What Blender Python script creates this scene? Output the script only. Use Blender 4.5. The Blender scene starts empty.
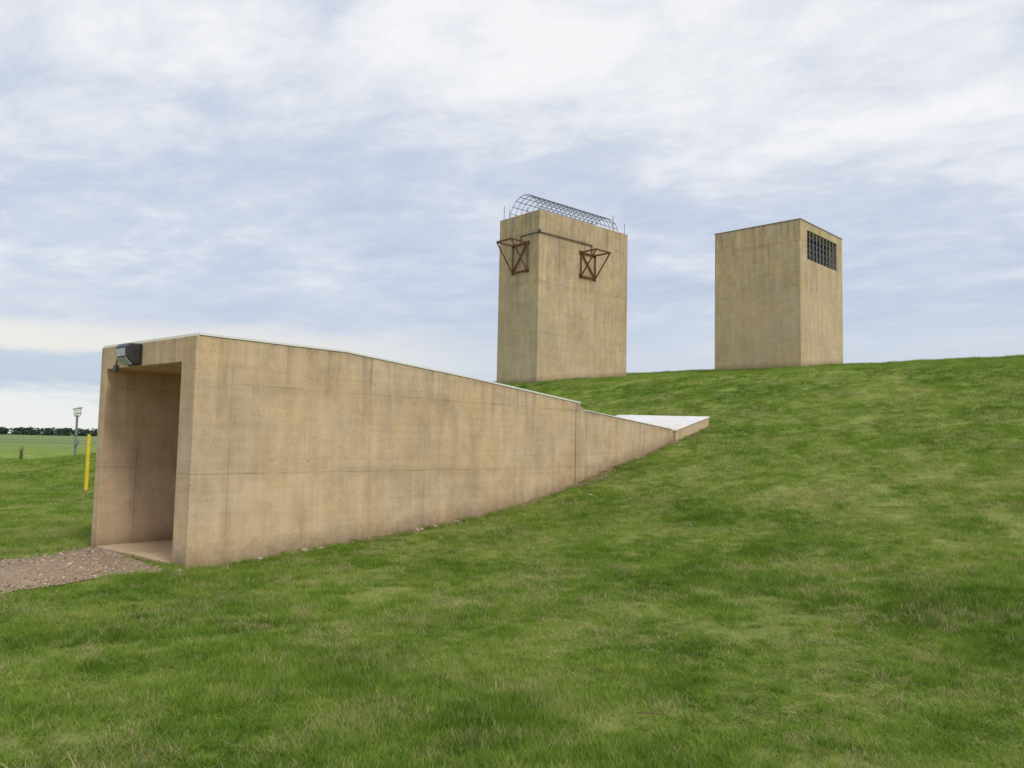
import bpy, bmesh, math, random
import numpy as np
from mathutils import Vector, Matrix
random.seed(4); rng=np.random.default_rng(7)
S=bpy.context.scene
EYE=1.66
# ------------------------------------------------------------------ helpers
def link(o,parent=None):
    S.collection.objects.link(o)
    if parent: o.parent=parent
    return o
def empty(name):
    e=bpy.data.objects.new(name,None); e.empty_display_size=.3; return link(e)
def newmat(name):
    m=bpy.data.materials.new(name); m.use_nodes=True
    nt=m.node_tree; nt.nodes.clear()
    return m,nt
class NB:
    def __init__(s,nt): s.nt=nt
    def n(s,t,**k):
        x=s.nt.nodes.new(t)
        for a,b in k.items(): setattr(x,a,b)
        return x
    def put(s,sock,v):
        if hasattr(v,'links') or isinstance(v,bpy.types.NodeSocket): s.nt.links.new(v,sock)
        else: sock.default_value=v
    def m(s,op,a,b=0.0,c=None,clamp=False):
        x=s.n('ShaderNodeMath',operation=op); x.use_clamp=clamp
        s.put(x.inputs[0],a); s.put(x.inputs[1],b)
        if c is not None: s.put(x.inputs[2],c)
        return x.outputs[0]
    def mix(s,f,a,b,bt='MIX'):
        x=s.n('ShaderNodeMix',data_type='RGBA',blend_type=bt)
        s.put(x.inputs[0],f); s.put(x.inputs[6],a); s.put(x.inputs[7],b); return x.outputs[2]
    def noise(s,vec,scale,detail=4,rough=.55,dist=0.):
        x=s.n('ShaderNodeTexNoise'); 
        if vec is not None: s.put(x.inputs['Vector'],vec)
        x.inputs['Scale'].default_value=scale; x.inputs['Detail'].default_value=detail
        x.inputs['Roughness'].default_value=rough; x.inputs['Distortion'].default_value=dist
        return x.outputs[0]
    def rng(s,v,a,b,c=0.,d=1.):
        x=s.n('ShaderNodeMapRange'); x.clamp=True
        s.put(x.inputs[0],v)
        for i,q in enumerate((a,b,c,d)): x.inputs[i+1].default_value=q
        return x.outputs[0]
    def comb(s,x_,y_,z_=0.):
        x=s.n('ShaderNodeCombineXYZ'); s.put(x.inputs[0],x_); s.put(x.inputs[1],y_); s.put(x.inputs[2],z_); return x.outputs[0]
    def sep(s,v):
        x=s.n('ShaderNodeSeparateXYZ'); s.put(x.inputs[0],v); return x.outputs
    def ramp(s,v,stops):
        x=s.n('ShaderNodeValToRGB'); s.put(x.inputs[0],v)
        e=x.color_ramp.elements
        while len(e)<len(stops): e.new(.5)
        for i,(p,c) in enumerate(stops): e[i].position=p; e[i].color=(*c,1)
        return x.outputs[0]
def rgb(a): return (a[0],a[1],a[2],1)
def simple(name,col,rough=.6,metal=0.,var=.25,scale=8.):
    m,nt=newmat(name); b=NB(nt)
    pos=b.n('ShaderNodeNewGeometry').outputs['Position']
    f=b.noise(pos,scale,5,.6)
    c=b.mix(b.rng(f,.3,.7),rgb([x*(1-var) for x in col]),rgb([min(1,x*(1+var)) for x in col]))
    p=b.n('ShaderNodeBsdfPrincipled'); b.put(p.inputs['Base Color'],c)
    p.inputs['Roughness'].default_value=rough; p.inputs['Metallic'].default_value=metal
    o=b.n('ShaderNodeOutputMaterial'); nt.links.new(p.outputs[0],o.inputs[0]); return m

# ------------------------------------------------------------------ concrete
def concrete(name,base,pw,ph,uoff=0.,voff=0.,jointu=.35,jointv=.35,drip=.5,patchy=.12,lift=None,blot=.42,dlen=1.3):
    m,nt=newmat(name); b=NB(nt)
    pos=b.n('ShaderNodeNewGeometry').outputs['Position']
    uv=b.n('ShaderNodeUVMap',uv_map='UVMap').outputs[0]
    tv=b.n('ShaderNodeUVMap',uv_map='TopUV').outputs[0]
    u,v,_=b.sep(uv); bd,td,_=b.sep(tv)
    wob=b.m('MULTIPLY',b.m('SUBTRACT',b.noise(pos,1.4,3),.5),.03)
    def cellc(x,p,o):
        y=b.m('DIVIDE',b.m('ADD',b.m('ADD',x,o),wob),p); return b.m('FRACT',y),b.m('FLOOR',y)
    fu,cu=cellc(u,pw,uoff); fv,cv=cellc(v,ph,voff)
    def line(f,p,w):
        d=b.m('MULTIPLY',b.m('SUBTRACT',.5,b.m('ABSOLUTE',b.m('SUBTRACT',f,.5))),p)
        return b.rng(d,w*.3,w,1,0)
    brku=b.rng(b.noise(pos,.9,4),.40,.60,0.,1.); brkv=b.rng(b.noise(pos,2.2,3),.38,.6,0.15,1.)
    ju=b.m('MULTIPLY',line(fu,pw,.018),b.m('MULTIPLY',brku,jointu)); jv=b.m('MULTIPLY',line(fv,ph,.018),b.m('MULTIPLY',brkv,jointv))
    J=b.m('MAXIMUM',ju,jv)
    hu=line(fu,pw,.12); hv=line(fv,ph,.16)
    H=b.m('MULTIPLY',b.m('MAXIMUM',b.m('MULTIPLY',hu,jointu),b.m('MULTIPLY',hv,jointv)),b.rng(b.noise(pos,1.1,4),.45,.65,0,.7))
    wn=b.n('ShaderNodeTexWhiteNoise',noise_dimensions='2D'); b.put(wn.inputs['Vector'],b.comb(cu,cv))
    pan=b.m('MULTIPLY',b.m('SUBTRACT',wn.outputs[0],.5),patchy)
    n1=b.m('MULTIPLY',b.m('SUBTRACT',b.noise(pos,.55,5,.6),.5),blot)
    n2=b.m('MULTIPLY',b.m('SUBTRACT',b.noise(pos,2.6,7,.72,.3),.5),.70)
    n3=b.m('MULTIPLY',b.m('SUBTRACT',b.noise(pos,38.,4,.7),.5),.40)
    st=b.noise(b.comb(b.m('MULTIPLY',u,4.),b.m('MULTIPLY',v,.35)),1.,6,.65)
    st=b.m('MULTIPLY',b.m('SUBTRACT',st,.5),.42+.35*drip)
    bmk=b.noise(b.comb(b.m('MULTIPLY',u,.3),b.m('MULTIPLY',b.m('ADD',v,wob),9.)),1.,4,.65)
    la=b.m('MULTIPLY',b.m('SUBTRACT',bmk,.5),.34)
    val=b.m('ADD',1.,b.m('ADD',b.m('ADD',b.m('ADD',pan,la),n1),b.m('ADD',b.m('ADD',n2,n3),st)))
    dn=b.noise(b.comb(b.m('MULTIPLY',u,4.),b.m('MULTIPLY',td,.35)),1.,5,.7)
    dr=b.m('MULTIPLY',b.rng(dn,.48,.70),b.rng(td,0.,dlen,1.,0.))
    edge=b.m('MULTIPLY',b.rng(b.noise(pos,9.,4),.35,.7),b.rng(td,0.,.12,.5,0.))
    dark=b.m('ADD',J,b.m('ADD',H,b.m('ADD',b.m('MULTIPLY',dr,drip),edge)),clamp=True)
    hx=b.m('SUBTRACT',b.m('FRACT',b.m('DIVIDE',b.m('ADD',u,.31),.61)),.5); hy=b.m('SUBTRACT',b.m('FRACT',b.m('DIVIDE',b.m('ADD',v,.2),.61)),.5)
    hd=b.m('SQRT',b.m('ADD',b.m('MULTIPLY',hx,hx),b.m('MULTIPLY',hy,hy)))
    hole=b.m('MULTIPLY',b.rng(hd,.02,.035,1,0),b.rng(b.noise(pos,1.7,2),.45,.6,0,.4))
    vo=b.n('ShaderNodeTexVoronoi'); b.put(vo.inputs['Vector'],pos); vo.inputs['Scale'].default_value=14.
    pit=b.m('MULTIPLY',b.rng(vo.outputs['Distance'],.07,.14,1,0),b.rng(b.noise(pos,2.7,3),.48,.60,0,.7))
    dark=b.m('ADD',dark,b.m('ADD',hole,pit),clamp=True)
    c=b.mix(b.rng(b.noise(pos,.9,5,.6),.35,.65),rgb((base[0]*1.03,base[1]*.99,base[2]*.93)),rgb((base[0]*.98,base[1]*1.0,base[2]*1.12)))
    vm=b.n('ShaderNodeVectorMath',operation='SCALE'); b.put(vm.inputs[0],c); b.put(vm.inputs['Scale'],val)
    c=b.mix(b.m('MULTIPLY',dark,.85),vm.outputs[0],rgb([x*.34 for x in base]))
    eff=b.m('MULTIPLY',b.rng(b.noise(pos,1.3,7,.75,.6),.54,.70),.42)
    c=b.mix(eff,c,rgb((min(.76,base[0]*1.20),min(.7,base[1]*1.26),base[2]*1.55)))
    if lift is not None:
        c=b.mix(b.rng(b.m('ADD',v,b.m('MULTIPLY',wob,3.)),lift-.05,lift+.05,.20,0),c,rgb((base[0]*1.12,base[1]*1.16,base[2]*1.35)))
    sp=b.m('MULTIPLY',b.rng(b.m('ADD',bd,b.m('MULTIPLY',b.m('SUBTRACT',b.noise(pos,5.,5,.7),.5),.45)),.0,.32,1,0),.6)
    c=b.mix(sp,c,rgb((.18,.135,.08)))
    p=b.n('ShaderNodeBsdfPrincipled'); b.put(p.inputs['Base Color'],c); p.inputs['Roughness'].default_value=.9
    p.inputs['Specular IOR Level'].default_value=.25
    h=b.m('SUBTRACT',b.m('ADD',b.m('MULTIPLY',n2,.5),b.m('ADD',b.m('MULTIPLY',la,.5),b.m('MULTIPLY',n3,.6))),b.m('ADD',b.m('MULTIPLY',J,.6),b.m('ADD',hole,pit)))
    bp=b.n('ShaderNodeBump'); bp.inputs['Strength'].default_value=.6; bp.inputs['Distance'].default_value=.015
    b.put(bp.inputs['Height'],h); nt.links.new(bp.outputs[0],p.inputs['Normal'])
    o=b.n('ShaderNodeOutputMaterial'); nt.links.new(p.outputs[0],o.inputs[0]); return m

def mk(name,verts,faces,mat,parent=None,org=(0,0,0),top=None,bevel=0.,smooth=False,base=None):
    me=bpy.data.meshes.new(name); me.from_pydata([tuple(v) for v in verts],[],faces); me.update()
    u1=me.uv_layers.new(name='UVMap'); u2=me.uv_layers.new(name='TopUV')
    og=Vector(org)
    for p in me.polygons:
        n=p.normal
        if abs(n.z)<.7:
            t=Vector((-n.y,n.x,0)).normalized()
        for li in p.loop_indices:
            vi=me.loops[li].vertex_index; co=me.vertices[vi].co-og
            if abs(n.z)<.7:
                u=t.dot(co); vv=me.vertices[vi].co.z
            else: u=co.x; vv=co.y
            u1.data[li].uv=(u,vv)
            u2.data[li].uv=((base[vi] if base else 5.),(top[vi] if top else 5.) if abs(n.z)<.7 else 5.)
    me.materials.append(mat)
    o=bpy.data.objects.new(name,me); link(o,parent)
    if bevel>0:
        md=o.modifiers.new('Bevel','BEVEL'); md.width=bevel; md.segments=2; md.limit_method='ANGLE'; md.angle_limit=math.radians(35)
    if smooth:
        for p in me.polygons: p.use_smooth=True
    return o
def tube(pts,r,segs=6):
    V=[];F=[]
    for a,b_ in zip(pts[:-1],pts[1:]):
        a=Vector(a);b_=Vector(b_); d=(b_-a)
        if d.length<1e-6: continue
        d.normalize(); x=d.orthogonal().normalized(); y=d.cross(x); o=len(V)
        for q in (a,b_):
            for i in range(segs):
                an=2*math.pi*i/segs; V.append(q+(x*math.cos(an)+y*math.sin(an))*r)
        for i in range(segs): F.append((o+i,o+(i+1)%segs,o+segs+(i+1)%segs,o+segs+i))
        F.append(tuple(o+i for i in reversed(range(segs)))); F.append(tuple(o+segs+i for i in range(segs)))
    return V,F
def tubes(name,lines,r,mat,parent=None,segs=6):
    V=[];F=[]
    for l in lines:
        v,f=tube(l,r,segs); o=len(V); V+=v; F+=[tuple(i+o for i in q) for q in f]
    return mk(name,V,F,mat,parent)
def obox(name,O,ax,ay,az,mat,parent=None,bevel=0.,topd=False,org=None):
    O=Vector(O);ax=Vector(ax);ay=Vector(ay);az=Vector(az)
    V=[O,O+ax,O+ax+ay,O+ay]; V=V+[v+az for v in V]
    F=[(0,3,2,1),(4,5,6,7),(0,1,5,4),(1,2,6,5),(2,3,7,6),(3,0,4,7)]
    if ax.cross(ay).dot(az)<0: F=[tuple(reversed(f)) for f in F]
    top=[az.z]*4+[0]*4 if topd else None
    return mk(name,V,F,mat,parent,org if org is not None else O,top,bevel)
def fixn(o):
    bm=bmesh.new(); bm.from_mesh(o.data); bmesh.ops.recalc_face_normals(bm,faces=bm.faces); bm.to_mesh(o.data); bm.free()

# ------------------------------------------------------------------ terrain
TD=np.array([.643,.766]); QD=np.array([-.766,.643]); C0=np.array([-4.17,10.5])
_s=np.array([-3000,0,5.3,6.5,8,10,12.5,14,16.4,18.4,20.3,24,28.3,31.5,34.5,36.8,41.5,45,52,60,75,100,130,4000.])
_z=np.array([0,0,0,.05,.13,.29,.57,.88,1.41,1.87,2.31,3.35,4.42,4.80,5.10,5.45,5.92,6.12,6.30,6.3,5.9,2.5,0,0])
_t=np.arange(-20,200,.1); _f=np.interp(_t,_s,_z)
_k=np.hanning(13); _k/=_k.sum(); _f=np.convolve(np.pad(_f,6,mode='edge'),_k,mode='valid')
def sstep(x,a,b):
    t=np.clip((x-a)/(b-a),0,1); return t*t*(3-2*t)
def terr(x,y,bump=True):
    x=np.asarray(x,float);y=np.asarray(y,float)
    s=TD[0]*x+TD[1]*y; q=QD[0]*x+QD[1]*y
    h=np.interp(s,_t,_f)
    h=h*(1-sstep(q,27,52))*(1-sstep(-q,45,110))
    r=np.hypot(x,y)
    b=.016*np.sin(x*1.9+.6*np.sin(y*1.3))*np.sin(y*1.6+.9)+.012*np.sin(x*4.1+y*2.3+1)*np.sin(y*3.7-x*1.2)+.03*np.sin(x*.55+y*.31)*np.sin(y*.47+1.1)
    fl=sstep(s,5.5,9)*.8+.2
    return h+b*fl*(1-sstep(r,80,200))-.075*(1-sstep(r,25,45))
def T(t,k,z=0.): return Vector((C0[0]+TD[0]*t+QD[0]*k, C0[1]+TD[1]*t+QD[1]*k, z))
TW=2.87
def intunnel(x,y,m=0.,t0=0.):
    t=(x-C0[0])*TD[0]+(y-C0[1])*TD[1]; k=(x-C0[0])*QD[0]+(y-C0[1])*QD[1]
    return (t>t0+m)&(t<14.85-m)&(k>m)&(k<TW-m)
N=350; bb=.0215; aa=2.8
g=np.sinh(np.arange(-N,N+1)*bb)*aa
gx,gy=np.meshgrid(g-1.0,g+15.0); X=gx.ravel();Y=gy.ravel(); Z=terr(X,Y)
Z=np.where(intunnel(X,Y,.05,.05),np.minimum(Z-.35,-.35),Z)
n=2*N+1
idx=np.arange(n*n).reshape(n,n)
q=np.stack([idx[:-1,:-1],idx[:-1,1:],idx[1:,1:],idx[1:,:-1]],-1).reshape(-1,4)
me=bpy.data.meshes.new('ground'); me.vertices.add(n*n); me.vertices.foreach_set('co',np.stack([X,Y,Z],1).ravel().astype(np.float32))
me.loops.add(q.size); me.loops.foreach_set('vertex_index',q.ravel().astype(np.int32))
me.polygons.add(len(q)); me.polygons.foreach_set('loop_start',(np.arange(len(q))*4).astype(np.int32))
me.update(calc_edges=True); me.polygons.foreach_set('use_smooth',np.ones(len(q),bool))
def grasscol(b,pos,k=1.):
    p1=b.noise(pos,.22,2,.6,.4); p2=b.noise(pos,1.1,3,.65,.3); p3=b.noise(pos,5.5,2,.6)
    c=b.ramp(b.rng(b.m('ADD',b.m('MULTIPLY',p1,.42),b.m('ADD',b.m('MULTIPLY',p2,.42),b.m('MULTIPLY',p3,.28))),.44,.69),
      [(0.,(.150*k,.245*k,.032*k)),(.35,(.235*k,.350*k,.052*k)),(.65,(.325*k,.425*k,.080*k)),(1.,(.46*k,.50*k,.15*k))])
    return c,p1,p2,p3
mg,nt=newmat('lawn_soil'); b=NB(nt); pos=b.n('ShaderNodeNewGeometry').outputs['Position']
c,p1,p2,p3=grasscol(b,pos,.78)
px,py,pz=b.sep(pos); r=b.m('SQRT',b.m('ADD',b.m('MULTIPLY',px,px),b.m('MULTIPLY',py,py)))
near=b.mix(.5,c,rgb((.22,.20,.085)))
c=b.mix(b.rng(r,10,45),near,c)
band=b.noise(b.comb(b.m('MULTIPLY',px,.004),b.m('MULTIPLY',py,.016)),1.,3)
farc=b.mix(b.rng(band,.42,.58),rgb((.15,.22,.07)),rgb((.24,.29,.12)))
c=b.mix(b.rng(r,55,160),c,farc)
p=b.n('ShaderNodeBsdfPrincipled'); b.put(p.inputs['Base Color'],c); p.inputs['Roughness'].default_value=.95; p.inputs['Specular IOR Level'].default_value=.1
bp=b.n('ShaderNodeBump'); bp.inputs['Strength'].default_value=.6; bp.inputs['Distance'].default_value=.05
b.put(bp.inputs['Height'],b.noise(pos,22.,4,.7)); nt.links.new(bp.outputs[0],p.inputs['Normal'])
o=b.n('ShaderNodeOutputMaterial'); nt.links.new(p.outputs[0],o.inputs[0])
me.materials.append(mg); ground=link(bpy.data.objects.new('ground',me))

# ------------------------------------------------------------------ gravel path
L=[(-6.38,12.44),(-6.55,11.6),(-6.95,10.95),(-7.6,10.1),(-9,8.7),(-12,6.2),(-17,3)]
R=[(-4.34,10.38),(-4.85,9.88),(-5.45,8.98),(-6.3,7.9),(-7.6,6.4),(-10.5,3.6),(-15.5,0)]
def resamp(P,m):
    P=np.array(P,float); d=np.r_[0,np.cumsum(np.hypot(*np.diff(P,axis=0).T))]; t=np.linspace(0,d[-1],m)
    return np.stack([np.interp(t,d,P[:,0]),np.interp(t,d,P[:,1])],1)
M=220; Lr=resamp(L,M);Rr=resamp(R,M)
def jit(nn,a,seed):
    r_=np.random.default_rng(seed); v=r_.normal(size=nn); k=np.hanning(7); w=np.convolve(v,k/k.sum(),mode='same'); k=np.hanning(25); w+=1.6*np.convolve(r_.normal(size=nn),k/k.sum(),mode='same')*1.5
    return w*a
nd=(Lr-Rr); nd/=np.linalg.norm(nd,axis=1)[:,None]
fade=np.clip(np.arange(M)/12,0.2,1)
Lr=Lr+nd*(jit(M,.13,1)*fade)[:,None]; Rr=Rr+nd*(jit(M,.15,2)*fade)[:,None]
W=14; V=[];F=[]
for i in range(M):
    for j in range(W+1):
        f=j/W; xy=Rr[i]*(1-f)+Lr[i]*f; V.append((xy[0],xy[1],float(terr(xy[0],xy[1]))+.012+.012*math.sin(math.pi*f)))
for i in range(M-1):
    for j in range(W):
        a=i*(W+1)+j; F.append((a,a+1,a+W+2,a+W+1))
mgr,nt=newmat('gravel_dirt'); b=NB(nt); pos=b.n('ShaderNodeNewGeometry').outputs['Position']
vo=b.n('ShaderNodeTexVoronoi'); b.put(vo.inputs['Vector'],pos); vo.inputs['Scale'].default_value=42.
c=b.mix(b.rng(b.noise(pos,2.5,5,.6),.35,.65),rgb((.29,.195,.115)),rgb((.44,.325,.21)))
c=b.mix(.45,c,b.ramp(b.sep(vo.outputs['Color'])[0],[(0,(.13,.09,.05)),(.5,(.38,.28,.185)),(1,(.62,.51,.38))]))
p=b.n('ShaderNodeBsdfPrincipled'); b.put(p.inputs['Base Color'],c); p.inputs['Roughness'].default_value=.95
bp=b.n('ShaderNodeBump'); bp.inputs['Strength'].default_value=.9; bp.inputs['Distance'].default_value=.02
b.put(bp.inputs['Height'],b.m('SUBTRACT',1.,vo.outputs['Distance'])); nt.links.new(bp.outputs[0],p.inputs['Normal'])
o=b.n('ShaderNodeOutputMaterial'); nt.links.new(p.outputs[0],o.inputs[0])
mk('gravel_path',V,F,mgr,smooth=True)
poly=np.vstack([Lr,Rr[::-1]])
ms_=simple('bare_soil',(.21,.145,.085),.95,0,.4,14)
ns=160; jw=jit(ns,.10,9); V=[];F=[]
wd=[max(.04,.15+jw[i]) for i in range(ns)]
for i in range(ns):
    t_=-.05+14.*i/(ns-1)
    for kk in (.03,-wd[i]*.5,-wd[i]):
        q_=T(t_,kk); V.append((q_.x,q_.y,float(terr(q_.x,q_.y))+(.02 if kk>-wd[i]*.9 else .004)))
for i in range(ns-1):
    for j in range(2):
        a=3*i+j; F.append((a,a+1,a+4,a+3))
mk('bare_soil_strip',V,F,ms_,smooth=True)
def inpoly(x,y,P):
    ins=np.zeros(x.shape,bool); j=len(P)-1
    for i in range(len(P)):
        xi,yi=P[i];xj,yj=P[j]
        if yi!=yj:
            c_=((yi>y)!=(yj>y))&(x<(xj-xi)*(y-yi)/(yj-yi)+xi); ins^=c_
        j=i
    return ins

# ------------------------------------------------------------------ scatter
def scatter(name,P,rot,scl,coll):
    me=bpy.data.meshes.new(name); me.vertices.add(len(P)); me.vertices.foreach_set('co',P.astype(np.float32).ravel())
    a=me.attributes.new('rot','FLOAT_VECTOR','POINT'); a.data.foreach_set('vector',rot.astype(np.float32).ravel())
    a=me.attributes.new('scl','FLOAT_VECTOR','POINT'); a.data.foreach_set('vector',scl.astype(np.float32).ravel())
    o=link(bpy.data.objects.new(name,me))
    ng=bpy.data.node_groups.new(name+'_nodes','GeometryNodeTree')
    ng.interface.new_socket('Geometry',in_out='INPUT',socket_type='NodeSocketGeometry'); ng.interface.new_socket('Geometry',in_out='OUTPUT',socket_type='NodeSocketGeometry')
    gi=ng.nodes.new('NodeGroupInput'); go=ng.nodes.new('NodeGroupOutput')
    ip=ng.nodes.new('GeometryNodeInstanceOnPoints'); ci=ng.nodes.new('GeometryNodeCollectionInfo')
    ci.inputs['Collection'].default_value=coll; ci.inputs['Separate Children'].default_value=True; ci.inputs['Reset Children'].default_value=True
    ip.inputs['Pick Instance'].default_value=True
    na=ng.nodes.new('GeometryNodeInputNamedAttribute'); na.data_type='FLOAT_VECTOR'; na.inputs['Name'].default_value='rot'
    nb=ng.nodes.new('GeometryNodeInputNamedAttribute'); nb.data_type='FLOAT_VECTOR'; nb.inputs['Name'].default_value='scl'
    l=ng.links.new
    l(gi.outputs[0],ip.inputs['Points']); l(ci.outputs[0],ip.inputs['Instance']); l(na.outputs['Attribute'],ip.inputs['Rotation']); l(nb.outputs['Attribute'],ip.inputs['Scale']); l(ip.outputs[0],go.inputs[0])
    md=o.modifiers.new('Scatter','NODES'); md.node_group=ng
    return o
mgs,nt=newmat('grass_blade'); b=NB(nt); pos=b.n('ShaderNodeNewGeometry').outputs['Position']
c,p1,p2,p3=grasscol(b,pos); oi=b.n('ShaderNodeObjectInfo').outputs['Random']
c=b.mix(b.rng(oi,0.,1.,0.,.75),c,b.mix(1.,c,rgb((.58,.72,.6)),'MULTIPLY'))
patch=b.noise(pos,.8,3,.7,.5)
straw=b.m('MULTIPLY',b.m('GREATER_THAN',b.m('FRACT',b.m('MULTIPLY',oi,37.)),b.rng(patch,.48,.68,.95,.42)),.75)
c=b.mix(straw,c,rgb((.54,.47,.25)))
p=b.n('ShaderNodeBsdfDiffuse'); b.put(p.inputs[0],c)
tr=b.n('ShaderNodeBsdfTranslucent'); b.put(tr.inputs[0],c)
mx=b.n('ShaderNodeMixShader'); mx.inputs[0].default_value=.35; nt.links.new(p.outputs[0],mx.inputs[1]); nt.links.new(tr.outputs[0],mx.inputs[2])
o=b.n('ShaderNodeOutputMaterial'); nt.links.new(mx.outputs[0],o.inputs[0])
def tuft(name,nb,hmin,hmax,w,spread,mat,lean=.5):
    V=[];F=[]
    for i in range(nb):
        a=random.uniform(0,6.283); rr=spread*math.sqrt(random.random()); bx,by=rr*math.cos(a),rr*math.sin(a)
        h=random.uniform(hmin,hmax); d=random.uniform(0,6.283); ln=random.uniform(.15,lean)*h*1.6; fa=random.uniform(0,6.283)
        wx,wy=math.cos(fa)*w*random.uniform(.7,1.3),math.sin(fa)*w*random.uniform(.7,1.3); o=len(V)
        for f,ww in ((0,.8),(.5,1.)):
            cx=bx+math.cos(d)*ln*f*f; cy=by+math.sin(d)*ln*f*f; z=h*(f-.12*f*f*lean)
            V+=[(cx-wx*ww/2,cy-wy*ww/2,z-.01),(cx+wx*ww/2,cy+wy*ww/2,z-.01)]
        V.append((bx+math.cos(d)*ln,by+math.sin(d)*ln,h*.93))
        F+=[(o,o+1,o+3,o+2),(o+2,o+3,o+4)]
    me=bpy.data.meshes.new(name); me.from_pydata(V,[],F); me.materials.append(mat)
    return bpy.data.objects.new(name,me)
cg=bpy.data.collections.new('grass_tufts')
for i in range(7): cg.objects.link(tuft('tuft_%d'%i,22,.018,.052,.0050,.08,mgs,.9))
cg2=bpy.data.collections.new('tall_grass_tufts')
for i in range(4): cg2.objects.link(tuft('tall_tuft_%d'%i,26,.04,.13,.0055,.07,mgs,.8))
NG=235000
e=.68; rr=(rng.random(NG)*(58**e-2.6**e)+2.6**e)**(1/e)
th=rng.uniform(-.88,.88,NG)
x=rr*np.sin(th);y=rr*np.cos(th)
t=(x-C0[0])*TD[0]+(y-C0[1])*TD[1]; k=(x-C0[0])*QD[0]+(y-C0[1])*QD[1]
soilw=np.interp(t,np.linspace(-.05,13.95,ns),wd)*.85
keep=~((t>-.03)&(t<14.9)&(k>-soilw)&(k<TW+.02))&~inpoly(x,y,poly)
x=x[keep];y=y[keep];rr=rr[keep]
def vn(x,y,f,seed):
    r_=np.random.default_rng(seed); o=np.zeros_like(x)
    for i in range(7):
        a=r_.uniform(0,6.28); ff=f*r_.uniform(.6,1.7); o+=np.sin((x*np.cos(a)+y*np.sin(a))*ff+r_.uniform(0,6.28))
    return o/7**.5
thin=vn(x,y,1.7,21)+.7*vn(x,y,4.5,22)
kp=(thin<1.15)|(rng.random(len(x))<.32); x=x[kp];y=y[kp];rr=rr[kp]
z=terr(x,y)
hgt=1+.32*vn(x,y,1.3,3)+.36*vn(x,y,4.5,5)
sz=.95+.035*np.clip(rr-5,0,60)
sc=np.stack([sz*rng.uniform(.8,1.25,len(x)),sz*rng.uniform(.8,1.25,len(x)),np.clip(hgt,.4,2.1)*(.9+.016*rr)*rng.uniform(.7,1.2,len(x))],1)
rot=np.stack([rng.normal(0,.12,len(x)),rng.normal(0,.12,len(x)),rng.uniform(0,6.28,len(x))],1)
scatter('grass',np.stack([x,y,z],1),rot,sc,cg)
P=[]
for i in range(230):
    t_=random.uniform(-.0,15.); P.append((*T(t_,-abs(random.gauss(.12,.07)))[:2],))
for i in range(260): P.append((*T(random.uniform(0,15.),TW+abs(random.gauss(.03,.08)))[:2],))
for i in range(55): P.append((*T(-abs(random.gauss(.02,.05)),random.choice([random.uniform(0,.38),random.uniform(2.1,2.85)]))[:2],))
for i in range(3200):
    th_=random.uniform(-.75,.75); r_=random.uniform(3,34); cx,cy=r_*math.sin(th_),r_*math.cos(th_)
    if i%9==0: ccx,ccy=cx,cy
    P.append((ccx+random.gauss(0,.20),ccy+random.gauss(0,.12)))
P=np.array(P); keep=~((intunnel(P[:,0],P[:,1],0.005)))&~(inpoly(P[:,0],P[:,1],poly)); P=P[keep]
m_=len(P); s0=rng.uniform(.4,1.,m_)
scatter('tall_grass',np.stack([P[:,0],P[:,1],terr(P[:,0],P[:,1])],1),np.stack([rng.normal(0,.1,m_),rng.normal(0,.1,m_),rng.uniform(0,6.28,m_)],1),np.stack([s0*1.3,s0*1.3,s0],1),cg2)
cp=bpy.data.collections.new('pebbles'); 
for i in range(5):
    bm=bmesh.new(); bmesh.ops.create_icosphere(bm,subdivisions=1,radius=1)
    for v in bm.verts: v.co*=random.uniform(.75,1.15); v.co.z*=.6
    me=bpy.data.meshes.new('pebble_%d'%i); bm.to_mesh(me); bm.free(); me.materials.append(simple('pebble_stone_%d'%i,[(.44,.33,.22),(.32,.22,.14),(.58,.48,.36),(.23,.16,.10),(.45,.33,.21)][i],.9)); cp.objects.link(bpy.data.objects.new('pebble_%d'%i,me))
ii=rng.integers(0,M,13000); ff=rng.uniform(-.04,1.04,13000); XY=Rr[ii]*(1-ff[:,None])+Lr[ii]*ff[:,None]+rng.normal(0,.05,(13000,2))
ts=rng.uniform(0,13,700); ks=-rng.uniform(0,.13,700)
XY=np.vstack([XY,np.stack([C0[0]+TD[0]*ts+QD[0]*ks,C0[1]+TD[1]*ts+QD[1]*ks],1)])
kp=~intunnel(XY[:,0],XY[:,1],-.0); XY=XY[kp]; kk=len(XY); s_=rng.gamma(2.2,.0042,kk)
scatter('gravel',np.stack([XY[:,0],XY[:,1],terr(XY[:,0],XY[:,1])+.022],1),rng.uniform(0,6.28,(kk,3))*np.array([.1,.1,1]),np.stack([s_]*3,1),cp)

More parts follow.
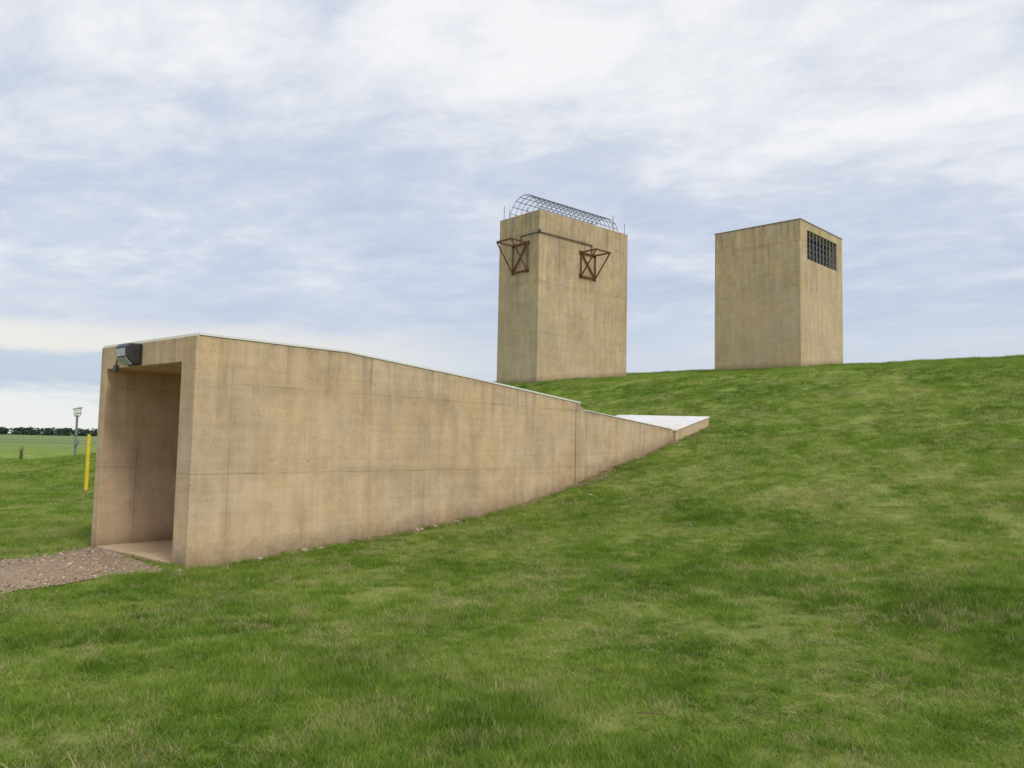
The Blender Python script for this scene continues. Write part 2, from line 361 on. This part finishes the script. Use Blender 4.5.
# ------------------------------------------------------------------ entrance tunnel
conW=concrete('tunnel_concrete',(.620,.462,.285),1.22,1.22,.46-1.0,.06,.34,.36,.65,.06,blot=.55)
conT1=concrete('tower_concrete',(.545,.420,.258),1.3,2.35,.1,.35,.18,.36,1.0,.06,lift=7.6,blot=.8,dlen=4.2)
conT2=concrete('shaft_concrete',(.575,.440,.268),1.22,2.35,.1,.35,.16,.30,.8,.05,lift=9.2,blot=.65,dlen=2.8)
conS=concrete('pale_slab_concrete',(.76,.73,.66),3.,3.,.1,.35,.1,.1,.1,.05)
tun=empty('concrete_tunnel_entrance')
def strip(name,st0,k0,k1,zb,mat,bevel=.012,org=None,fine=True):
    st=[]
    for (a,za_),(c_,zc_) in zip(st0[:-1],st0[1:]):
        m_=max(1,int(round((c_-a)/.7))) if fine else 1
        for i in range(m_): st.append((a+(c_-a)*i/m_,za_+(zc_-za_)*i/m_))
    st.append(st0[-1])
    V=[];top=[];bs=[]
    for (t_,zt) in st:
        for k_ in (k0,k1):
            q_=T(t_,k0); g_=float(terr(q_.x,q_.y))
            V.append(T(t_,k_,zb)); top.append(zt-zb); bs.append(zb-g_); V.append(T(t_,k_,zt)); top.append(0); bs.append(zt-g_)
    F=[]
    for i in range(len(st)-1):
        a=4*i;c_=a+4
        F+=[(a,c_,c_+1,a+1),(a+2,a+3,c_+3,c_+2),(a+1,c_+1,c_+3,a+3),(a,a+2,c_+2,c_)]
    F.append((0,1,3,2)); e_=4*(len(st)-1); F.append((e_,e_+2,e_+3,e_+1))
    return mk(name,V,F,mat,tun,org if org else T(0,0,0),top,bevel,base=bs)
ztop=[(0,3.0),(2.45,3.01),(5.3,2.82),(8.80,2.54)]
LT=.34
main_side=strip('side_wall',ztop,0,.38,-.6,conW); fixn(main_side)
far_side=strip('far_side_wall',[(t_,z_-.002) for t_,z_ in ztop],TW-.2,TW,-.6,conW); fixn(far_side)
def slab(name,st,th,mat):
    V=[];top=[]
    for (t_,zt) in st:
        for k_ in (.38,TW-.2):
            V.append(T(t_,k_,zt-th)); top.append(th); V.append(T(t_,k_,zt)); top.append(0)
    F=[]
    for i in range(len(st)-1):
        a=4*i;c_=a+4
        F+=[(a,c_,c_+1,a+1),(a+2,a+3,c_+3,c_+2),(a+1,c_+1,c_+3,a+3),(a,a+2,c_+2,c_)]
    F.append((0,1,3,2)); e_=4*(len(st)-1); F.append((e_,e_+2,e_+3,e_+1))
    o=mk(name,V,F,mat,tun,T(0,0,0),top,.012); fixn(o)
slab('roof_slab',[(t_,z_-.004) for t_,z_ in ztop],LT,conW)
lo=[(8.8,2.41),(10.9,2.25),(13.0,2.08)]
w2=strip('lower_side_wall',lo,.035,.38,-.6,conW); fixn(w2)
w3=strip('lower_far_wall',lo,TW-.2,TW-.03,-.6,conW); fixn(w3)
slab('lower_roof',[(t_,z_-.003) for t_,z_ in lo],.3,conS)
pl=strip('joint_pilaster',[(8.62,2.50),(8.80,2.47),(8.94,2.39)],-.03,.0,-.4,conW,.008,fine=False); fixn(pl)
V0=[T(13.0,-.03,2.085),T(14.85,-.03,2.49),T(14.85,TW,2.56),T(13.0,TW,2.13)]
BF=[(0,1,2,3),(7,6,5,4),(0,4,5,1),(1,5,6,2),(2,6,7,3),(3,7,4,0)]
V=[v-Vector((0,0,.03)) for v in V0]+[v-Vector((0,0,.34)) for v in V0]
fixn(mk('hillside_apron',V,BF,conW,tun,T(0,0,0),None,.01))
V1=[T(12.97,-.045,2.08),T(14.87,-.045,2.495),T(14.87,TW+.015,2.565),T(12.97,TW+.015,2.125)]
V=[v for v in V1]+[v-Vector((0,0,.027)) for v in V1]
fixn(mk('apron_pale_topping',V,BF,conS,tun,T(0,0,0),None,.005))
mw=simple('white_roof_membrane',(.84,.83,.79),.6,0,.08,5.)
V=[];F=[]
st=[(.03,3.0),(2.45,3.01),(5.3,2.82),(8.79,2.54)]
for (t_,z_) in st:
    V+=[T(t_,-.012,z_+.002),T(t_,-.012,z_+.032),T(t_,TW+.012,z_+.032),T(t_,TW+.012,z_+.002)]
for i in range(3):
    a=4*i
    F+=[(a,a+4,a+5,a+1),(a+1,a+5,a+6,a+2),(a+2,a+6,a+7,a+3),(a,a+3,a+7,a+4)]
F+=[(0,1,2,3),(12,15,14,13)]
fixn(mk('roof_membrane',V,F,mw,tun))
V=[T(8.81,.02,2.414),T(12.9,.02,2.09),T(12.9,.16,2.09),T(8.81,.16,2.414)]; V+=[v+Vector((0,0,.018)) for v in V]
fixn(mk('lower_membrane_edge',V,[(0,1,2,3),(4,5,6,7),(0,1,5,4),(1,2,6,5),(2,3,7,6),(3,0,4,7)],mw,tun))
obox('floor_slab',T(.01,.381,-.36),T(9,0)-T(0,0),T(0,TW-.582)-T(0,0),(0,0,.345),conW,tun,.01)
obox('inner_end_wall',T(8.0,.382,.0),T(.2,0)-T(0,0),T(0,TW-.585)-T(0,0),(0,0,2.2),conW,tun)
mdk=simple('lamp_housing_bronze',(.055,.052,.05),.45,.3)
mgl=simple('lamp_glass',(.42,.44,.47),.15,.0,.25,30)
mgv=simple('galvanised_steel',(.30,.31,.31),.5,.7)
FD=T(-1,0)-T(0,0); KD=T(0,1)-T(0,0); UP=Vector((0,0,1))
def F3(k_,o_,z_): return T(-o_,k_,z_)
lf=empty('wall_light_fixture')
prof=[(0.002,2.68),(.10,2.68),(.20,2.78),(.215,2.93),(.17,2.975),(.002,2.985)]
V=[];F=[]
for kk_ in (1.56,1.90):
    for o_,z_ in prof: V.append(F3(kk_,o_,z_))
m2=len(prof)
for i in range(m2): F.append((i,(i+1)%m2,m2+(i+1)%m2,m2+i))
F.append(tuple(range(m2))); F.append(tuple(range(m2,2*m2)))
h=mk('housing',V,F,mdk,lf,bevel=.012); fixn(h)
V=[F3(1.585,.108,2.679),F3(1.875,.108,2.679),F3(1.875,.203,2.775),F3(1.585,.203,2.775)]
off=(F3(0,.008,0)-F3(0,0,0))+Vector((0,0,-.008)); V+=[v+off for v in V]
V2=[F3(1.60,.205,2.79),F3(1.86,.205,2.79),F3(1.86,.215,2.90),F3(1.60,.215,2.90)]; V2+=[v+(F3(0,.010,0)-F3(0,0,0)) for v in V2]
F=[(0,1,2,3),(4,5,6,7),(0,1,5,4),(1,2,6,5),(2,3,7,6),(3,0,4,7)]
fixn(mk('lens',V+V2,F+[tuple(i+8 for i in f) for f in F],mgl,lf))
obox('mounting_plate',F3(1.52,.0,2.67)+FD*.001,KD*.42,FD*.012,UP*.30,mdk,lf,.003)
tubes('conduit',[[F3(1.90,.03,2.86),F3(2.1,.03,2.88),F3(2.2,.03,2.84),F3(2.28,.03,2.72),F3(2.30,.03,2.68)]],.011,mdk,lf)
obox('junction_box',F3(2.25,.0,2.60)+FD*.001,KD*.09,FD*.05,UP*.10,mdk,lf,.006)

# ------------------------------------------------------------------ towers
def tower(name,near,ang,wr,wl,ztop,zb,mat):
    par=empty(name); a=math.radians(ang)
    rd=Vector((math.sin(a),math.cos(a),0)); ld=Vector((-math.cos(a),math.sin(a),0)); n0=Vector((*near,0))
    c=[n0,n0+rd*wr,n0+rd*wr+ld*wl,n0+ld*wl]
    V=[v+UP*zb for v in c]+[v+UP*ztop for v in c]
    F=[(4,5,6,7),(0,1,5,4),(1,2,6,5),(2,3,7,6),(3,0,4,7),(0,3,2,1)]
    return par,rd,ld,n0,V,F
p1_,rd,ld,n0,V,F=tower('ventilation_tower',(1.116,36),48,6.25,2.79,12.39,2.5,conT1)
gb=[v.z-float(terr(v.x,v.y)) for v in V]
o=mk('shaft',V,F,conT1,p1_,n0,[9.9]*4+[0]*4,.03,base=gb)
mrust=simple('rusty_steel',(.18,.075,.038),.8,.1,.5,12)
mpipe=simple('dark_conduit',(.06,.05,.045),.7,.2,.3,12)
mwire=simple('dark_wire',(.12,.13,.14),.55,.5)
rn=Vector((rd.y,-rd.x,0)); ln=-rd
def bracket(name,A,along,out,w,d,zt,zb):
    A=Vector((A.x,A.y,0))
    a0=A+UP*zt+out*.06; a1=a0+along*w; b0=A+UP*zb+out*.06; b1=b0+along*w; c0=a0+out*d; c1=a1+out*d
    ls=[[a0,a1],[a0,c0],[a1,c1],[c0,c1],[a0,b0],[a1,b1],[b0,b1],[b0,c0],[b1,c1],[a0,b1]]
    tubes(name,ls,.045,mrust,p1_,4)
    for q_ in (a0,a1,b0,b1): 
        obox('anchor_plate',q_-out*.058-along*.1-UP*.1,along*.2,out*.02,UP*.2,mrust,p1_)
bracket('steel_bracket',n0+rd*2.75,rd,rn,1.0,.95,10.85,9.70)
bracket('steel_bracket_side',n0+ld*.75,ld,ln,1.0,1.0,10.95,9.65)
off=.05
tubes('conduit',[[n0+ld*1.2+ln*off+UP*11.32,n0+ln*off+rn*off+UP*11.32,n0+rd*3.5+rn*off+UP*11.32,n0+rd*3.5+rn*off+UP*10.9],[n0+ld*1.2+ln*off+UP*11.32,n0+ld*1.2+ln*off+UP*10.95]],.024,mpipe,p1_)
tubes('junction_box',[[n0+ln*.06+rn*.06+UP*11.24,n0+ln*.06+rn*.06+UP*11.42]],.06,mpipe,p1_)
ls=[]; zc=12.40; kc=1.45; Rk=1.0; Hh=1.05
def arch(w,a_): return n0+rd*w+ld*(kc+Rk*math.cos(a_))+UP*(zc+Hh*math.sin(a_))
w0,w1=.35,6.0; na=10
for i in range(19):
    w=w0+(w1-w0)*i/18
    ls.append([arch(w,math.pi*j/na) for j in range(na+1)])
for j in range(na+1):
    ls.append([arch(w0,math.pi*j/na),arch(w1,math.pi*j/na)])
tubes('wire_cage',ls,.015,mwire,p1_,4)
ls=[[n0+rd*w+ld*k_+UP*12.39,n0+rd*w+ld*k_+UP*(12.39+h_)] for w,k_,h_ in ((.1,.1,.12),(.1,2.6,.7),(.1,2.2,.45),(6.1,.12,.55),(5.2,.1,.8),(4.9,2.6,.6),(3.6,.1,.2),(.12,1.0,.3))]
tubes('roof_rods',ls,.018,mwire,p1_,4)
p2_,rd,ld,n0,V,F=tower('concrete_shaft_building',(13.3,36.7),44,4.93,4.44,12.39,4.0,conT2)
rn=Vector((rd.y,-rd.x,0))
wa,wb,za,zb_=.75,4.25,10.62,12.02
def RP(w,z,dep=0.): return n0+rd*w+UP*z-rn*dep
VV=[v for v in V]
FF=[(4,5,6,7),(1,2,6,5),(2,3,7,6),(3,0,4,7),(0,3,2,1)]
tp=[8.39]*4+[0]*4
i0=len(VV); VV+=[RP(wa,za),RP(wb,za),RP(wb,zb_),RP(wa,zb_),RP(wa,za,.45),RP(wb,za,.45),RP(wb,zb_,.45),RP(wa,zb_,.45)]
tp+=[12.39-za,12.39-za,12.39-zb_,12.39-zb_]*2
a,b_,c_,d_=i0,i0+1,i0+2,i0+3
FF+=[(0,1,b_,a),(1,5,c_,b_),(5,4,d_,c_),(4,0,a,d_)]
FF+=[(a,b_,b_+4,a+4),(b_,c_,c_+4,b_+4),(c_,d_,d_+4,c_+4),(d_,a,a+4,d_+4)]
o=mk('shaft',VV,FF,conT2,p2_,n0,tp,0,base=[v.z-float(terr(v.x,v.y)) for v in VV]); fixn(o)
mdark=simple('painted_void_shade',(.03,.03,.032),.8)  # near-black sheet colour: darkness of the open depth behind the grille, painted in
fixn(mk('void_shade_sheet',[RP(wa,za,.44),RP(wb,za,.44),RP(wb,zb_,.44),RP(wa,zb_,.44)],[(0,1,2,3)],mdark,p2_))
mbar=simple('grille_steel',(.20,.20,.20),.6,.4)
ls=[[RP(wa+(wb-wa)*i/9,za,.05),RP(wa+(wb-wa)*i/9,zb_,.05)] for i in range(10)]
tubes('grille_uprights',ls,.035,mbar,p2_,4)
ls=[[RP(wa,za+(zb_-za)*i/5,.10),RP(wb,za+(zb_-za)*i/5,.10)] for i in range(6)]
tubes('grille_rails',ls,.028,mbar,p2_,4)
mcap=simple('roof_edge_dark',(.17,.14,.10),.8)
cs=[n0-rd*.02-ld*.02,n0+rd*4.95-ld*.02,n0+rd*4.95+ld*4.46,n0-rd*.02+ld*4.46]
V=[v+UP*12.392 for v in cs]+[v+UP*12.42 for v in cs]
fixn(mk('roof_edge',V,[(0,3,2,1),(4,5,6,7),(0,1,5,4),(1,2,6,5),(2,3,7,6),(3,0,4,7)],mcap,p2_))

# ------------------------------------------------------------------ field furniture
myel=simple('yellow_paint',(.78,.58,.03),.5,0,.12,6)
par=empty('yellow_marker_post'); bx,by=-11.30,21.5
V,F=tube([(bx,by,-.1),(bx,by,1.62)],.048,14); mk('post',V,F,myel,par)
V,F=tube([(bx,by,1.62),(bx,by,1.66)],.035,14); mk('cap',V,F,myel,par)
par=empty('area_light_pole'); bx,by=-19.4,35.8
V,F=tube([(bx,by,-.1),(bx,by,2.5)],.05,10); mk('pole',V,F,mgv,par)
mwt=simple('white_enamel',(.75,.75,.73),.4,0,.08)
obox('lamp_head',(bx-.10,by-.15,2.52),(.26,0,.05),(0,.25,0),(-.03,0,.28),mwt,par,.03)
obox('lamp_visor',(bx-.14,by-.18,2.74),(.32,0,.08),(0,.3,0),(0,0,.05),mwt,par,.015)
tubes('yoke',[[(bx,by,2.45),(bx+.12,by,2.45),(bx+.14,by,2.62)],[(bx,by,2.45),(bx-.12,by,2.45),(bx-.1,by,2.62)]],.018,mgv,par)
obox('control_box',(bx-.02,by-.11,1.15),(.16,0,0),(0,.1,0),(0,0,.25),mgv,par,.01)
mweed=simple('dry_weed',(.12,.10,.045),.9)
wx,wy=-28.,46.; ls=[]
for i in range(16):
    a=random.uniform(0,6.28); h_=random.uniform(.3,1.0); sp=random.uniform(.05,.25)
    ls.append([(wx,wy,-.05),(wx+sp*.4*math.cos(a),wy+sp*.4*math.sin(a),h_*.6),(wx+sp*math.cos(a),wy+sp*math.sin(a),h_)])
    ls.append([(wx+sp*.4*math.cos(a),wy+sp*.4*math.sin(a),h_*.6),(wx+sp*.4*math.cos(a)+.12*random.uniform(-1,1),wy,h_*.85)])
tubes('tall_weed',ls,.010,mweed,None,4)
mtl=simple('distant_foliage',(.040,.066,.040),.95,0,.4,.05)
tv=[];tf=[]
r2_=random.Random(3)
xx=-1500.
while xx<1500:
    yy=700+60*math.sin(xx*.004)+r2_.uniform(-25,25); hh=r2_.uniform(4.6,5.8)*(1.12 if math.sin(xx*.011)>0 else .92); ww=r2_.uniform(3,6)
    for i in range(30):
        a=r2_.uniform(0,6.28); e_=r2_.uniform(-1,1); rr_=ww*math.sqrt(1-e_*e_)*r2_.uniform(.5,1.)
        cx=xx+rr_*math.cos(a); cy=yy+rr_*math.sin(a); cz=hh*.45+hh*.45*e_; o_=len(tv)
        for j in range(4):
            tv.append((cx+r2_.uniform(-1.8,1.8),cy+r2_.uniform(-1.4,1.4),max(-.2,cz+r2_.uniform(-1.,.9))))
        tf+=[(o_,o_+1,o_+2),(o_,o_+2,o_+3)]
    o_=len(tv); tv+=[(xx-.25,yy,-.2),(xx+.25,yy,-.2),(xx+.1,yy,hh*.7),(xx-.1,yy,hh*.7)]; tf.append((o_,o_+1,o_+2,o_+3))
    xx+=r2_.uniform(.7,1.8)
mk('tree_line',tv,tf,mtl)
mtw=simple('twig_bark',(.16,.11,.07),.9)
def P3(x,y,h=.0): return Vector((x,y,float(terr(x,y))+h))
ls=[[P3(.83,5.20,.05),P3(.92,5.17,.06),P3(1.02,5.19,.045)],[P3(.92,5.17,.055),P3(.97,5.23,.07)]]
tubes('fallen_twig',ls,.004,mtw,None,5)
def stone(x,y,r_,col):
    bm=bmesh.new(); bmesh.ops.create_icosphere(bm,subdivisions=2,radius=r_)
    for v in bm.verts: v.co*=random.uniform(.85,1.12); v.co.z*=.6
    me=bpy.data.meshes.new('stone'); bm.to_mesh(me); bm.free(); me.materials.append(col)
    o=link(bpy.data.objects.new('stone',me)); o.location=P3(x,y,r_*.4)
ms=simple('pale_stone',(.42,.35,.26),.9)
for t_,k_,r_ in ((7.9,-.9,.05),(1.0,-.12,.05),(1.5,-.15,.035),(1.75,-.1,.06),(2.0,-.16,.04),(4.0,-.1,.04),(-.15,-.1,.05),(12.5,-.4,.06)):
    q_=T(t_,k_); stone(q_.x,q_.y,r_,ms)

# ------------------------------------------------------------------ sky
w=bpy.data.worlds.new('World'); S.world=w; w.use_nodes=True; nt=w.node_tree; nt.nodes.clear(); b=NB(nt)
SUN_EL=math.radians(48); SUN_AZ=math.radians(142)
sk=b.n('ShaderNodeTexSky',sky_type='NISHITA'); sk.sun_disc=False; sk.sun_elevation=SUN_EL; sk.sun_rotation=SUN_AZ
bg1=b.n('ShaderNodeBackground'); nt.links.new(sk.outputs[0],bg1.inputs[0]); bg1.inputs[1].default_value=.12
gen=b.n('ShaderNodeTexCoord').outputs['Generated']; dx,dy,dz=b.sep(gen)
zz=b.m('ADD',b.m('MAXIMUM',dz,0.),.14)
px=b.m('DIVIDE',dx,zz); py=b.m('DIVIDE',dy,zz)
ca,sa=math.cos(-.45),math.sin(-.45)
ux=b.m('ADD',b.m('MULTIPLY',px,ca),b.m('MULTIPLY',py,sa)); uy=b.m('SUBTRACT',b.m('MULTIPLY',py,ca),b.m('MULTIPLY',px,sa))
v1=b.comb(b.m('MULTIPLY',ux,.6),b.m('MULTIPLY',uy,.8),3.1)
v2=b.comb(b.m('MULTIPLY',ux,2.1),b.m('MULTIPLY',uy,2.9),7.7)
a1=b.noise(v1,1.,4,.5,.4); a2=b.noise(v2,1.1,5,.54,.5); a3=b.noise(v2,4.2,4,.58,.4)
f=b.m('ADD',b.m('MULTIPLY',a1,.45),b.m('ADD',b.m('MULTIPLY',a2,.39),b.m('MULTIPLY',a3,.16)))
f=b.m('ADD',f,b.rng(dz,.2,.6,0.0,.045))
f=b.m('ADD',f,b.m('MULTIPLY',b.rng(dx,-.05,.5,0,.10),b.rng(dz,.20,.48)))
cc=b.ramp(f,[(.37,(.50,.58,.74)),(.45,(.57,.64,.785)),(.52,(.66,.715,.83)),(.58,(.80,.83,.89)),(.67,(.97,.97,.98))])
zn=b.m('ADD',dz,b.m('MULTIPLY',b.m('SUBTRACT',b.noise(b.comb(b.m('MULTIPLY',dx,2.),b.m('MULTIPLY',dy,2.),b.m('MULTIPLY',dz,14.)),1.3,5,.6,.4),.5),.09))
hz=b.ramp(zn,[(0.,(.90,.90,.87)),(.042,(.86,.88,.88)),(.054,(.52,.61,.73)),(.080,(.56,.65,.76)),(.092,(.88,.85,.79)),(.12,(.86,.83,.80)),(.14,(.64,.69,.79)),(.2,(.62,.68,.79))])
hb=b.ramp(zn,[(0.,(.86,.88,.88)),(.06,(.80,.83,.87)),(.085,(.62,.68,.79)),(.2,(.60,.67,.78))])
hz=b.mix(b.rng(dx,-.25,.0,0,.9),hz,hb)
cc=b.mix(b.rng(dz,.10,.20,.95,0.),cc,hz)
bg2=b.n('ShaderNodeBackground'); b.put(bg2.inputs[0],cc); bg2.inputs[1].default_value=1.0
mx=b.n('ShaderNodeMixShader'); mx.inputs[0].default_value=.93; nt.links.new(bg1.outputs[0],mx.inputs[1]); nt.links.new(bg2.outputs[0],mx.inputs[2])
o=b.n('ShaderNodeOutputWorld'); nt.links.new(mx.outputs[0],o.inputs[0])
sd=bpy.data.lights.new('sun','SUN'); sd.energy=1.5; sd.angle=math.radians(14); sd.color=(1,.94,.85)
so=link(bpy.data.objects.new('sun',sd))
dv=Vector((math.sin(SUN_AZ)*math.cos(SUN_EL),math.cos(SUN_AZ)*math.cos(SUN_EL),math.sin(SUN_EL)))
so.rotation_euler=dv.to_track_quat('Z','Y').to_euler(); so.location=dv*50

# ------------------------------------------------------------------ camera
cd=bpy.data.cameras.new('camera'); cd.sensor_width=36; cd.lens=800/1024*36; cd.clip_end=20000; cd.clip_start=.05
co=link(bpy.data.objects.new('camera',cd))
pit=math.atan(59/800)
co.matrix_world=Matrix.Translation((0,0,EYE))@Matrix.Rotation(math.pi/2+pit,4,'X')@Matrix.Rotation(math.radians(1.2),4,'Z')
S.camera=co
S.view_settings.view_transform='Standard'; S.view_settings.look='None'; S.view_settings.exposure=0
